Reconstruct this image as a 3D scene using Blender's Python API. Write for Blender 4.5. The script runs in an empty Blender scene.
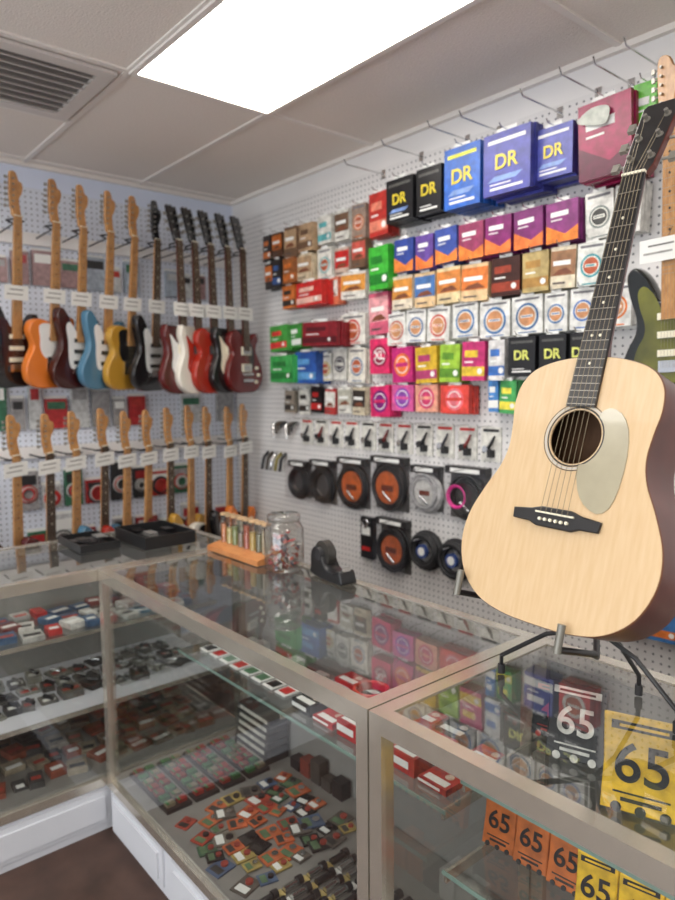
import bpy, math, random
from mathutils import Vector, Matrix
random.seed(7)
R=random.random
def U(a,b): return a+(b-a)*R()

# ---------------------------------------------------------------- materials
MATS={}
def mat(name,col,rough=.5,metal=0.0,noise=0.0,nscale=20,coat=0.0,bump=0.0,alpha=1.0,emis=0):
    if name in MATS: return MATS[name]
    m=bpy.data.materials.new(name); m.use_nodes=True
    nt=m.node_tree; b=nt.nodes["Principled BSDF"]
    c=(col[0],col[1],col[2],1)
    b.inputs["Base Color"].default_value=c
    b.inputs["Roughness"].default_value=rough
    b.inputs["Metallic"].default_value=metal
    b.inputs["Coat Weight"].default_value=coat
    b.inputs["Alpha"].default_value=alpha
    if emis:
        b.inputs["Emission Color"].default_value=c; b.inputs["Emission Strength"].default_value=emis
    if noise>0 or bump>0:
        tc=nt.nodes.new("ShaderNodeTexCoord")
        n=nt.nodes.new("ShaderNodeTexNoise"); n.inputs["Scale"].default_value=nscale; n.inputs["Detail"].default_value=4
        nt.links.new(tc.outputs["Object"],n.inputs["Vector"])
        if noise>0:
            r=nt.nodes.new("ShaderNodeValToRGB")
            r.color_ramp.elements[0].position=.3; r.color_ramp.elements[1].position=.7
            r.color_ramp.elements[0].color=tuple(max(0,v*(1-noise)) for v in col)+(1,)
            r.color_ramp.elements[1].color=tuple(min(1,v*(1+noise)) for v in col)+(1,)
            nt.links.new(n.outputs["Fac"],r.inputs["Fac"]); nt.links.new(r.outputs["Color"],b.inputs["Base Color"])
        if bump>0:
            bp=nt.nodes.new("ShaderNodeBump"); bp.inputs["Strength"].default_value=bump; bp.inputs["Distance"].default_value=.01
            nt.links.new(n.outputs["Fac"],bp.inputs["Height"]); nt.links.new(bp.outputs["Normal"],b.inputs["Normal"])
    MATS[name]=m; return m
def srgb(r,g,b):
    f=lambda v:(v/255/12.92) if v/255<=.04045 else ((v/255+.055)/1.055)**2.4
    return (f(r),f(g),f(b))
def K(r,g,b,rough=.35):
    return mat("print_%d_%d_%d"%(r,g,b),srgb(r*.97,g*.96,b*.93),rough,noise=.28,nscale=38)
def wood(name,c1,c2,scale=(60,3,20),rough=.35,coat=.3):
    if name in MATS: return MATS[name]
    m=bpy.data.materials.new(name); m.use_nodes=True; nt=m.node_tree; b=nt.nodes["Principled BSDF"]
    tc=nt.nodes.new("ShaderNodeTexCoord"); mp=nt.nodes.new("ShaderNodeMapping"); mp.inputs["Scale"].default_value=scale
    n=nt.nodes.new("ShaderNodeTexNoise"); n.inputs["Scale"].default_value=1.5; n.inputs["Detail"].default_value=5
    r=nt.nodes.new("ShaderNodeValToRGB"); r.color_ramp.elements[0].position=.3; r.color_ramp.elements[1].position=.7
    r.color_ramp.elements[0].color=(*c1,1); r.color_ramp.elements[1].color=(*c2,1)
    nt.links.new(tc.outputs["Object"],mp.inputs["Vector"]); nt.links.new(mp.outputs["Vector"],n.inputs["Vector"])
    nt.links.new(n.outputs["Fac"],r.inputs["Fac"]); nt.links.new(r.outputs["Color"],b.inputs["Base Color"])
    b.inputs["Roughness"].default_value=rough; b.inputs["Coat Weight"].default_value=coat
    MATS[name]=m; return m
def pegboard(name,ax,base,hole):
    m=bpy.data.materials.new(name); m.use_nodes=True; nt=m.node_tree; b=nt.nodes["Principled BSDF"]
    g=nt.nodes.new("ShaderNodeNewGeometry"); s=nt.nodes.new("ShaderNodeSeparateXYZ"); nt.links.new(g.outputs["Position"],s.inputs[0])
    outs=[]
    for o in (ax,"Z"):
        d=nt.nodes.new("ShaderNodeMath"); d.operation="MULTIPLY"; d.inputs[1].default_value=1/.0254*.9; nt.links.new(s.outputs[o],d.inputs[0])
        f=nt.nodes.new("ShaderNodeMath"); f.operation="FRACT"; nt.links.new(d.outputs[0],f.inputs[0])
        q=nt.nodes.new("ShaderNodeMath"); q.operation="SUBTRACT"; q.inputs[1].default_value=.5; nt.links.new(f.outputs[0],q.inputs[0])
        p=nt.nodes.new("ShaderNodeMath"); p.operation="MULTIPLY"; nt.links.new(q.outputs[0],p.inputs[0]); nt.links.new(q.outputs[0],p.inputs[1]); outs.append(p)
    a=nt.nodes.new("ShaderNodeMath"); a.operation="ADD"; nt.links.new(outs[0].outputs[0],a.inputs[0]); nt.links.new(outs[1].outputs[0],a.inputs[1])
    l=nt.nodes.new("ShaderNodeMath"); l.operation="LESS_THAN"; l.inputs[1].default_value=.024; nt.links.new(a.outputs[0],l.inputs[0])
    mx=nt.nodes.new("ShaderNodeMix"); mx.data_type="RGBA"; mx.inputs["A"].default_value=(*base,1); mx.inputs["B"].default_value=(*hole,1)
    nt.links.new(l.outputs[0],mx.inputs["Factor"]); nt.links.new(mx.outputs["Result"],b.inputs["Base Color"])
    b.inputs["Roughness"].default_value=.45
    return m
def glassmat(name,f0=.1,pw=4.0,tint=(.95,.97,.96),rough=.02):
    m=bpy.data.materials.new(name); m.use_nodes=True; nt=m.node_tree
    for n in list(nt.nodes):
        if n.type!="OUTPUT_MATERIAL": nt.nodes.remove(n)
    o=[n for n in nt.nodes if n.type=="OUTPUT_MATERIAL"][0]
    t=nt.nodes.new("ShaderNodeBsdfTransparent"); t.inputs[0].default_value=(*tint,1)
    g=nt.nodes.new("ShaderNodeBsdfGlossy"); g.inputs["Roughness"].default_value=rough
    lw=nt.nodes.new("ShaderNodeLayerWeight"); lw.inputs[0].default_value=.5
    p=nt.nodes.new("ShaderNodeMath"); p.operation="POWER"; p.inputs[1].default_value=pw; nt.links.new(lw.outputs["Facing"],p.inputs[0])
    q=nt.nodes.new("ShaderNodeMath"); q.operation="MULTIPLY_ADD"; q.inputs[1].default_value=1-f0; q.inputs[2].default_value=f0; nt.links.new(p.outputs[0],q.inputs[0])
    mx=nt.nodes.new("ShaderNodeMixShader"); nt.links.new(q.outputs[0],mx.inputs[0]); nt.links.new(t.outputs[0],mx.inputs[1]); nt.links.new(g.outputs[0],mx.inputs[2]); nt.links.new(mx.outputs[0],o.inputs[0])
    return m

# ---------------------------------------------------------------- mesh builder
class MB:
    def __init__(s,M=None): s.v=[];s.f=[];s.m=[];s.s=[];s.mats=[];s.M=M or Matrix()
    def mi(s,m):
        if m not in s.mats: s.mats.append(m)
        return s.mats.index(m)
    def add(s,vs,fs,m,sm=False,M=None):
        T=s.M@M if M else s.M
        b=len(s.v); s.v+=[T@Vector(v) for v in vs]; i=s.mi(m)
        for f in fs: s.f.append([b+k for k in f]); s.m.append(i); s.s.append(sm)
    def quad(s,a,b_,c,d,m,M=None): s.add([a,b_,c,d],[(0,1,2,3)],m,False,M)
    def box(s,lo,hi,m,M=None):
        x0,y0,z0=lo;x1,y1,z1=hi
        vs=[(x0,y0,z0),(x1,y0,z0),(x1,y1,z0),(x0,y1,z0),(x0,y0,z1),(x1,y0,z1),(x1,y1,z1),(x0,y1,z1)]
        s.add(vs,[(3,2,1,0),(4,5,6,7),(0,1,5,4),(1,2,6,5),(2,3,7,6),(3,0,4,7)],m,False,M)
    def bx(s,c,d,m,M=None): s.box([c[i]-d[i]/2 for i in range(3)],[c[i]+d[i]/2 for i in range(3)],m,M)
    def cyl(s,p0,p1,r0,m,r1=None,n=12,M=None,caps=True):
        if r1 is None: r1=r0
        p0=Vector(p0);p1=Vector(p1);d=(p1-p0).normalized()
        a=d.orthogonal().normalized();b=d.cross(a)
        vs=[];
        for p,r in((p0,r0),(p1,r1)):
            for i in range(n):
                t=2*math.pi*i/n; vs.append(p+a*math.cos(t)*r+b*math.sin(t)*r)
        fs=[(i,(i+1)%n,n+(i+1)%n,n+i) for i in range(n)]
        s.add(vs,fs,m,True,M)
        if caps: s.add(vs,[tuple(range(n-1,-1,-1)),tuple(range(n,2*n))],m,False,M)
    def tube(s,pts,r,m,n=8,M=None,closed=False):
        P=[Vector(p) for p in pts]; L=len(P); pa=None; vs=[]
        for i in range(L):
            if closed: d=(P[(i+1)%L]-P[i-1])
            else: d=P[min(i+1,L-1)]-P[max(i-1,0)]
            d.normalize()
            a=d.orthogonal().normalized() if pa is None else (pa-d*pa.dot(d)).normalized()
            pa=a;b=d.cross(a)
            rr=r[i] if isinstance(r,(list,tuple)) else r
            for k in range(n):
                t=2*math.pi*k/n; vs.append(P[i]+a*math.cos(t)*rr+b*math.sin(t)*rr)
        fs=[]
        for i in range(L if closed else L-1):
            j=(i+1)%L
            for k in range(n): fs.append((i*n+k,i*n+(k+1)%n,j*n+(k+1)%n,j*n+k))
        s.add(vs,fs,m,True,M)
        if not closed: s.add(vs,[tuple(range(n-1,-1,-1)),tuple(range((L-1)*n,L*n))],m,False,M)
    def ring(s,c,R_,r,m,ax="y",n=28,k=6,M=None):
        pts=[]
        for i in range(n):
            t=2*math.pi*i/n; a=R_*math.cos(t);b=R_*math.sin(t)
            pts.append((c[0]+a,c[1],c[2]+b) if ax=="y" else ((c[0]+a,c[1]+b,c[2]) if ax=="z" else (c[0],c[1]+a,c[2]+b)))
        s.tube(pts,r,m,k,M,True)
    def prism(s,pts,z0,z1,m,bev=0,mside=None,M=None,sm=True):
        n=len(pts); mside=mside or m
        ar=sum(pts[i][0]*pts[(i+1)%n][1]-pts[(i+1)%n][0]*pts[i][1] for i in range(n))
        if ar<0: pts=pts[::-1]
        def inset(b):
            o=[]
            for i in range(n):
                a=Vector(pts[i-1]);c=Vector(pts[(i+1)%n]);d=(c-a)
                if d.length>0: d.normalize()
                o.append((pts[i][0]-d.y*b,pts[i][1]+d.x*b))
            return o
        if bev>0:
            q=inset(bev); q2=inset(bev*.3)
            rings=[(q,z0),(q2,z0+bev*.3),(pts,z0+bev),(pts,z1-bev),(q2,z1-bev*.3),(q,z1)]
        else: rings=[(pts,z0),(pts,z1)]
        vs=[(p[0],p[1],z) for r,z in rings for p in r]; fs=[]
        for k in range(len(rings)-1):
            for i in range(n):
                j=(i+1)%n; fs.append((k*n+i,k*n+j,(k+1)*n+j,(k+1)*n+i))
        s.add(vs,fs,mside,sm,M)
        s.add(vs,[tuple(range(n-1,-1,-1))],mside,False,M)
        e=(len(rings)-1)*n
        s.add(vs,[tuple(range(e,e+n))],m,False,M)
    def disc(s,c,r,m,ax="y",th=.0008,n=20,M=None):
        d={"y":(0,-th,0),"z":(0,0,th),"x":(th,0,0)}[ax]
        s.cyl(c,[c[i]+d[i] for i in range(3)],r,m,n=n,M=M)
    def lathe(s,c,prof,m,n=24,M=None):
        vs=[];L=len(prof)
        for r,z in prof:
            for i in range(n):
                t=2*math.pi*i/n; vs.append((c[0]+r*math.cos(t),c[1]+r*math.sin(t),c[2]+z))
        fs=[(k*n+i,k*n+(i+1)%n,(k+1)*n+(i+1)%n,(k+1)*n+i) for k in range(L-1) for i in range(n)]
        s.add(vs,fs,m,True,M)
    def obj(s,name,parent=None):
        me=bpy.data.meshes.new(name); me.from_pydata([tuple(v) for v in s.v],[],s.f)
        for m in s.mats: me.materials.append(m)
        me.polygons.foreach_set("material_index",s.m); me.polygons.foreach_set("use_smooth",s.s); me.update()
        o=bpy.data.objects.new(name,me); bpy.context.collection.objects.link(o)
        if parent: o.parent=parent
        return o
def catmull(P,sub=5):
    n=len(P);out=[]
    for i in range(n):
        p0,p1,p2,p3=[Vector(P[(i+k)%n]) for k in(-1,0,1,2)]
        for j in range(sub):
            t=j/sub
            q=.5*((2*p1)+(p2-p0)*t+(2*p0-5*p1+4*p2-p3)*t*t+(3*p1-p0-3*p2+p3)*t**3)
            out.append((q.x,q.y))
    return out
def frame(bottom,up,n):
    up=Vector(up).normalized(); n=Vector(n); n=(n-up*n.dot(up)).normalized(); x=up.cross(n)
    M=Matrix((x,up,n)).transposed().to_4x4(); M.translation=Vector(bottom); return M
def text(body,size,loc,rot,m,parent,name="label_text",off=.0,ext=.0005,align="CENTER"):
    c=bpy.data.curves.new(name,"FONT"); c.body=body; c.size=size; c.align_x=align; c.align_y="CENTER"; c.offset=off; c.extrude=ext
    c.materials.append(m); o=bpy.data.objects.new(name,c); o.location=loc; o.rotation_euler=rot
    bpy.context.collection.objects.link(o); o.parent=parent; return o

# common materials
white=mat("white_paint",srgb(226,223,221),.5,noise=.03,nscale=3)
alu=mat("brushed_aluminium",srgb(214,207,194),.22,.8,noise=.05,nscale=30)
chrome=mat("chrome",(.7,.7,.7),.18,1)
fretm=mat("fret_metal",srgb(150,146,138),.35,.6)
strm=mat("string_metal",srgb(140,128,105),.35,.7)
black=mat("black_plastic",(.012,.012,.013),.35)
blackm=mat("black_matte",(.02,.02,.022),.6)
paper=mat("white_paper",srgb(226,226,222),.6)
glass=glassmat("case_glass",.11,3.0)
acryl=glassmat("clear_acrylic",.09,2.6,(.88,.88,.86),.05)
plasticbag=glassmat("plastic_bag",.12,4,(.88,.88,.89),.2)
caseint=mat("case_interior_grey",srgb(130,128,124),.5,noise=.05)
basewhite=mat("case_base_white",srgb(204,206,212),.45)
darkfloor=mat("floor_brown",srgb(70,50,42),.5,noise=.35,nscale=9)

CZ=2.75; CH=.97
# ---------------------------------------------------------------- room
X1,Y1=6.2,-5.6
pegR=pegboard("pegboard_white_right","X",srgb(218,215,213),srgb(112,112,114))
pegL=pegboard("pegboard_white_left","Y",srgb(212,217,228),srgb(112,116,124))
def simple_box(name,lo,hi,m):
    b=MB(); b.box(lo,hi,m); return b.obj(name)
simple_box("floor",(-.1,Y1-.1,-.1),(X1+.1,.1,0),darkfloor)
simple_box("wall_right",(-.1,0,0),(X1+.1,.1,CZ),white)
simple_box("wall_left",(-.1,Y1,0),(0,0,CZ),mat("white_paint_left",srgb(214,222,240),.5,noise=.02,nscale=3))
simple_box("wall_back",(X1,Y1,0),(X1+.1,0,CZ),white)
b=MB()
wx0,wx1,wz0,wz1=1.0,5.4,.7,2.35  # unseen opening behind the camera, added to bring in more light
for lo,hi in(((-.1,Y1-.1,0),(wx0,Y1,CZ)),((wx1,Y1-.1,0),(X1+.1,Y1,CZ)),((wx0,Y1-.1,0),(wx1,Y1,wz0)),((wx0,Y1-.1,wz1),(wx1,Y1,CZ))): b.box(lo,hi,white)
b.obj("wall_front")
b=MB()
for x in(wx0,(wx0+wx1)/2-.025,wx1-.05): b.box((x,Y1-.09,wz0),(x+.05,Y1-.03,wz1),alu)
for z in(wz0,wz1-.05): b.box((wx0,Y1-.088,z),(wx1,Y1-.032,z+.05),alu)
b.obj("added_window_1")  # frame of the added opening, never in view
simple_box("trim_1",(.0,-.006,.4),(X1,0,2.63),pegR)
simple_box("trim_2",(.0,Y1,.4),(.006,-.006,2.63),pegL)
simple_box("baseboard_right",(0,-.015,0),(X1,0,.1),white)
simple_box("baseboard_left",(0,Y1,0),(.015,0,.1),white)
tile=mat("ceiling_tile",srgb(234,225,216),.9,noise=.05,nscale=140,bump=.3)
simple_box("ceiling",(-.1,Y1-.1,CZ),(X1+.1,.1,CZ+.1),tile)
b=MB(); tb=mat("ceiling_grid_white",srgb(234,227,220),.5)
gy=[-.62-.61*i for i in range(0,9) if -.62-.61*i>Y1]
gx=[.08,1.30,2.52,3.74,4.96]
for y in gy: b.box((0,y-.012,CZ-.006),(X1,y+.012,CZ),tb)
for x in gx: b.box((x-.012,Y1,CZ-.0065),(x+.012,0,CZ),tb)
b.box((.69-.012,-1.84,CZ-.0065),(.69+.012,-1.23,CZ),tb)
b.box((0.025,-.025,CZ-.02),(X1,0,CZ-.0),tb); b.box((0,Y1,CZ-.02),(.025,0,CZ),tb)
b.obj("trim_3")
lm=mat("fluorescent_diffuser",(1,.955,.89),.5,emis=12.0)
def frame_boxes(b,x0,x1,y0,y1,z0,z1,w,m):
    b.box((x0,y0,z0),(x1,y0+w,z1),m); b.box((x0,y1-w,z0),(x1,y1,z1),m)
    b.box((x0,y0+w,z0),(x0+w,y1-w,z1),m); b.box((x1-w,y0+w,z0),(x1,y1-w,z1),m)
def lightpanel(x,y):
    b=MB(); b.box((x+.024,y+.024,CZ-.012),(x+1.196,y+.586,CZ-.002),lm)
    frame_boxes(b,x,x+1.22,y,y+.61,CZ-.016,CZ-.0068,.022,tb)
    b.obj("ceiling_light_panel")
for x,y in((1.30,-1.23),(3.74,-1.84),(1.30,-3.06),(3.74,-3.67),(2.52,-4.89)): lightpanel(x,y)
al=bpy.data.lights.new("added_fill_light","AREA"); al.shape="RECTANGLE"; al.size=4.3; al.size_y=1.6; al.energy=140; al.color=(.9,.95,1)  # added area light from behind the camera, brightens walls and ceiling
ao=bpy.data.objects.new("added_fill_light",al); ao.location=(3.2,Y1-.12,1.5); ao.rotation_euler=(math.radians(90+8),0,0); bpy.context.collection.objects.link(ao)
b=MB(); vm=mat("vent_metal",srgb(215,208,202),.4,.1); vd=mat("vent_dark",srgb(140,134,130),.7)
x0,x1,y0,y1=.72,1.27,-1.81,-1.26
b.box((x0+.03,y0+.03,CZ-.003),(x1-.03,y1-.03,CZ-.0005),vd)
frame_boxes(b,x0,x1,y0,y1,CZ-.016,CZ-.004,.055,vm)
for i in range(8):
    xx=x0+.085+i*.055
    b.box((-.015,y0+.056,-.0012),(.015,y1-.056,.0012),vm,Matrix.Translation((xx,0,CZ-.017))@Matrix.Rotation(math.radians(32),4,"Y"))
b.obj("ceiling_air_vent")

# ---------------------------------------------------------------- display cases
ZB=.20
def case(x0,x1,y0,y1,front,shelves,panels):
    b=MB(); t=.034; zb=ZB
    b.box((x0+.01,y0+.01,0),(x1-.01,y1-.01,zb-.03),basewhite)
    b.box((x0,y0,zb-.03),(x1,y1,zb),alu)
    b.box((x0+.02,y0+.02,zb),(x1-.02,y1-.02,zb+.012),caseint)
    for px in(x0,x1-t):
        for py in(y0,y1-t): b.box((px,py,zb),(px+t,py+t,CH-.04),alu)
    frame_boxes(b,x0,x1,y0,y1,CH-.04,CH-.001,t,alu)
    z=CH-.004; b.quad((x0+t,y0+t,z),(x1-t,y0+t,z),(x1-t,y1-t,z),(x0+t,y1-t,z),glass)
    if front=="y-":
        b.quad((x0+t,y0+.012,zb),(x1-t,y0+.012,zb),(x1-t,y0+.012,CH-.04),(x0+t,y0+.012,CH-.04),glass)
        b.quad((x0+.014,y0+t,zb),(x0+.014,y1-t,zb),(x0+.014,y1-t,CH-.04),(x0+.014,y0+t,CH-.04),glass)
        b.box((x0+t,y1-.016,zb),(x1-t,y1-.010,CH-.04),caseint)
        for z,d in shelves:
            b.quad((x0+.036,y1-.02-d,z),(x1-.036,y1-.02-d,z),(x1-.036,y1-.02,z),(x0+.036,y1-.02,z),glass)
            b.box((x0+.036,y1-.022-d,z-.009),(x1-.036,y1-.02-d,z+.001),mat("glass_edge",srgb(130,155,146),.2))
            for px in (x0+.04,x1-.05,(x0+x1)/2): b.box((px,y1-.02-d,z-.026),(px+.008,y1-.017,z-.0015),alu)
        n=panels; w=(x1-x0)/n
        for i in range(n):
            a=x0+i*w+.03; c=x0+(i+1)*w-.03
            b.box((a,y0+.002,.03),(c,y0+.0098,.155),basewhite); b.box((a+.025,y0-.006,.05),(c-.025,y0+.0019,.135),basewhite)
    else:
        b.quad((x1-.012,y0+t,zb),(x1-.012,y1-t,zb),(x1-.012,y1-t,CH-.04),(x1-.012,y0+t,CH-.04),glass)
        b.box((x0+.010,y0+t,zb),(x0+.016,y1-t,CH-.04),caseint)
        for z,d in shelves:
            if z<.5: b.box((x0+.02,y0+.036,z-.012),(x0+.02+d,y1-.036,z),basewhite)
            else: b.quad((x0+.02,y0+.036,z),(x0+.02+d,y0+.036,z),(x0+.02+d,y1-.036,z),(x0+.02,y1-.036,z),glass)
            b.box((x0+.02+d,y0+.036,z-.014),(x0+.024+d,y1-.036,z+.003),alu)
        n=panels; w=(y1-y0)/n
        for i in range(n):
            a=y0+i*w+.03; c=y0+(i+1)*w-.03
            b.box((x1-.0098,a,.03),(x1-.002,c,.155),basewhite); b.box((x1-.0019,a+.03,.05),(x1+.006,c-.03,.135),basewhite)
    return b.obj("glass_display_case")
YF,YB=-1.458,-.86
case(1.405,2.80,YF,YB,"y-",[(.62,.30)],3)
case(2.805,4.25,YF,YB,"y-",[(.75,.34),(.57,.40)],3)
case(.80,1.40,-3.6,YB,"x+",[(.70,.42),(.44,.50)],5)

# ---------------------------------------------------------------- electric guitars
STRAT=[(0,0),(.09,.006),(.148,.05),(.163,.11),(.142,.17),(.117,.215),(.118,.26),(.138,.31),(.128,.35),(.098,.352),(.066,.318),(.04,.295),(0,.29),(-.04,.295),(-.055,.325),(-.08,.37),(-.118,.402),(-.146,.38),(-.138,.315),(-.117,.25),(-.12,.20),(-.146,.155),(-.165,.10),(-.148,.042),(-.09,.004)]
TELE=[(0,0),(.09,.004),(.145,.04),(.16,.10),(.145,.165),(.118,.215),(.12,.26),(.138,.30),(.13,.345),(.095,.35),(.06,.318),(.032,.30),(0,.305),(-.035,.328),(-.09,.338),(-.135,.32),(-.147,.275),(-.12,.22),(-.122,.19),(-.145,.15),(-.16,.10),(-.146,.04),(-.09,.004)]
LP=[(0,0),(.09,.006),(.148,.05),(.165,.11),(.145,.17),(.11,.22),(.108,.26),(.128,.30),(.118,.338),(.085,.335),(.055,.30),(.03,.29),(0,.295),(-.035,.33),(-.08,.352),(-.125,.33),(-.138,.28),(-.112,.22),(-.145,.17),(-.165,.11),(-.148,.05),(-.09,.006)]
SG=[(0,0),(.09,.006),(.148,.045),(.163,.10),(.142,.16),(.118,.21),(.12,.26),(.135,.31),(.12,.36),(.10,.345),(.07,.29),(.035,.26),(0,.26),(-.035,.26),(-.07,.29),(-.10,.345),(-.12,.36),(-.135,.31),(-.12,.26),(-.118,.21),(-.142,.16),(-.163,.10),(-.148,.045),(-.09,.006)]
maple=wood("maple_neck",srgb(168,116,68),srgb(200,150,94))
rose=wood("rosewood_board",srgb(45,28,20),srgb(70,45,32))
mahog=wood("mahogany_neck",srgb(80,36,22),srgb(110,55,32))
cream=mat("cream_plastic",srgb(235,228,205),.4)
whitep=mat("white_pickguard",srgb(226,226,224),.3)
def electric(M,shape,body,guard,neckm,board,head="inline",headm=None,tag=.45,sunburst=None,name="electric_guitar",tagside=-1):
    b=MB(M); o=catmull(shape,4)
    b.prism(o,-.021,.021,body,.006)
    if sunburst:
        b.prism([(x*.74,.17+(y-.17)*.74) for x,y in o],.021,.0214,sunburst)
    if guard:
        if shape is STRAT:
            g=[(-.03,.29),(.035,.29),(.075,.30),(.10,.29),(.085,.235),(.09,.18),(.115,.12),(.10,.075),(.05,.09),(-.02,.10),(-.06,.11),(-.075,.17),(-.08,.24),(-.095,.31),(-.075,.335),(-.045,.31)]
        elif shape is TELE:
            g=[(.03,.295),(.075,.30),(.085,.25),(.075,.19),(.03,.15),(-.045,.15),(-.08,.19),(-.085,.25),(-.09,.305),(-.04,.32)]
        elif shape is SG:
            g=[(.03,.26),(.065,.27),(.10,.30),(.095,.22),(.10,.15),(.08,.10),(.035,.12),(.02,.10),(-.06,.10),(-.095,.14),(-.085,.2),(-.09,.26),(-.10,.31),(-.06,.275),(-.03,.26)]
        else:
            g=[(.03,.28),(.055,.27),(.075,.22),(.07,.15),(.045,.13),(.032,.16)]
        b.prism(catmull(g,3),.0214,.0235,guard)
    if shape in (STRAT,):
        for y in(.245,.19,.135): b.bx((0,y,.0255),(.082,.02,.008),cream if guard is not whitep else black)
        b.bx((0,.095,.026),(.075,.035,.01),chrome)
    elif shape is TELE:
        b.bx((0,.245,.0255),(.07,.018,.008),chrome); b.bx((0,.12,.025),(.085,.075,.006),chrome); b.bx((0,.135,.029),(.07,.018,.006),black)
        b.bx((.10,.10,.025),(.02,.10,.004),chrome)
    else:
        for y in(.235,.14): b.bx((0,y,.0245),(.088,.045,.006),cream if R()<.5 else black); b.bx((0,y,.028),(.07,.035,.006),chrome)
        b.cyl((-.045,.105,.021),(-.045,.105,.034),.005,chrome,n=8); b.cyl((.045,.105,.021),(.045,.105,.034),.005,chrome,n=8)
        b.bx((0,.105,.032),(.095,.012,.007),chrome); b.bx((0,.07,.032),(.095,.014,.009),chrome)
    for kx,ky in((.095,.14),(.11,.10),(.085,.06)):
        if shape is TELE: break
        b.cyl((kx,ky,.021),(kx,ky,.033),.011,cream if guard else black,.009,n=12)
    if shape is TELE:
        for ky in(.06,.10): b.cyl((.10,ky,.025),(.10,ky,.036),.008,chrome,n=10)
    y0=.255; yn=.80
    vs=[]
    for y,w,d in((y0,.028,.024),(yn,.021,.018)):
        for k in range(7):
            t=math.pi*k/6; vs.append((w*math.cos(t),y,.026-d*math.sin(t)))
    fs=[(k,k+1,8+k,7+k) for k in range(6)]
    b.add(vs,fs,neckm,True); b.add(vs,[tuple(range(6,-1,-1)),tuple(range(7,14))],neckm)
    b.add([(-.028,y0-.02,.026),(.028,y0-.02,.026),(.021,yn,.026),(-.021,yn,.026),(-.028,y0-.02,.032),(.028,y0-.02,.032),(.021,yn,.031),(-.021,yn,.031)],[(0,1,5,4),(1,2,6,5),(2,3,7,6),(3,0,4,7),(4,5,6,7)],board)
    for i in range(1,21,1):
        y=yn-.63*(1-2**(-i/12)); w=.021+(.007)*(yn-y)/(yn-y0)
        if y>y0-.01: b.bx((0,y,.0318),(2*w,.0010,.0010),fretm)
    for i in(3,5,7,9,12,15):
        y=yn-.63*(1-2**(-(i-.5)/12)); b.cyl((0,y,.0315),(0,y,.0326),.004,cream if board is rose else black,n=8)
    b.bx((0,yn,.03),(.043,.004,.009),cream)
    hm=headm or neckm
    if head=="inline":
        h=[(-.021,.795),(-.030,.825),(-.040,.86),(-.043,.97),(-.030,.992),(-.008,.985),(.006,.955),(.022,.95),(.030,.93),(.024,.90),(.010,.875),(.014,.84),(.021,.795)]
        b.prism(catmull(h,3),.010,.024,hm,.002)
        for i in range(6):
            y=.835+i*.025; b.cyl((-.028,y,.024),(-.028,y,.034),.004,fretm,n=8); b.cyl((-.04,y,.014),(-.056,y,.014),.003,fretm,n=6); b.bx((-.060,y,.014),(.010,.014,.007),fretm)
    else:
        h=[(-.021,.795),(-.030,.83),(-.038,.96),(-.032,.985),(-.012,.978),(0,.99),(.012,.978),(.032,.985),(.038,.96),(.030,.83),(.021,.795)]
        T=Matrix.Translation((0,.80,.02))@Matrix.Rotation(math.radians(-12),4,"X")@Matrix.Translation((0,-.80,-.02))
        b.prism(catmull(h,2),.006,.020,hm,.002,M=T)
        for i in range(3):
            for sx in(-1,1):
                y=.85+i*.042; b.cyl((sx*.02,y,.02),(sx*.02,y,.03),.004,fretm,n=8,M=T); b.cyl((sx*.036,y,.012),(sx*.05,y,.012),.003,fretm,n=6,M=T); b.bx((sx*.055,y,.012),(.012,.016,.007),fretm,M=T)
    for i in range(6):
        x0=(i-2.5)*.0104; x1=(i-2.5)*.007; b.cyl((x0,.09,.036),(x1,yn,.0345),.0004,strm,n=4,caps=False)
    if tag:
        c=.02*tagside
        b.bx((c,tag,.044),(.135,.068,.0015),paper); b.bx((c,tag+.014,.0452),(.08,.005,.0006),K(120,120,120)); b.bx((c-.01,tag-.008,.0452),(.09,.006,.0006),K(160,160,160))
        b.tube([(.0,tag+.03,.044),(.01,tag+.06,.036),(-.0,tag+.065,.034)],.0008,black,4)
    return b.obj(name)
Y=[-1.364,-1.190,-1.060,-.922,-.795,-.675,-.565,-.472,-.372,-.265,-.165]
orange_=mat("body_orange",srgb(216,118,44),.25,coat=.4,noise=.08,nscale=6)
dred=mat("body_dark_red",srgb(60,22,18),.25,coat=.4); wred=mat("body_wine",srgb(84,16,18),.25,coat=.4); redo=mat("body_red",srgb(160,40,26),.25,coat=.4)
blue_=mat("body_blue",srgb(78,122,148),.25,coat=.4); gold_=mat("body_gold",srgb(186,140,50),.28,coat=.4)
blk=mat("body_black",(.012,.011,.012),.18,coat=.5); brn=mat("body_brown_sunburst",srgb(72,36,24),.25,coat=.4); cherry=mat("body_cherry",srgb(98,22,22),.25,coat=.4)
whb=mat("body_white",srgb(222,217,205),.28,coat=.4)
top=[(STRAT,blk,dred,maple,maple,"inline",None),(TELE,orange_,whitep,maple,maple,"inline",None),(STRAT,dred,whitep,maple,maple,"inline",None),(STRAT,blue_,whitep,maple,maple,"inline",None),(TELE,gold_,blk,maple,maple,"inline",None),
 (STRAT,blk,whitep,maple,rose,"inline",blk),(SG,wred,whitep,mahog,rose,"sym",blk),(SG,whb,redo,mahog,rose,"sym",blk),(LP,redo,cream,mahog,rose,"sym",blk),(SG,blk,cream,mahog,rose,"sym",blk),(LP,cherry,black,mahog,rose,"sym",blk)]
hook=MB()
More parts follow.
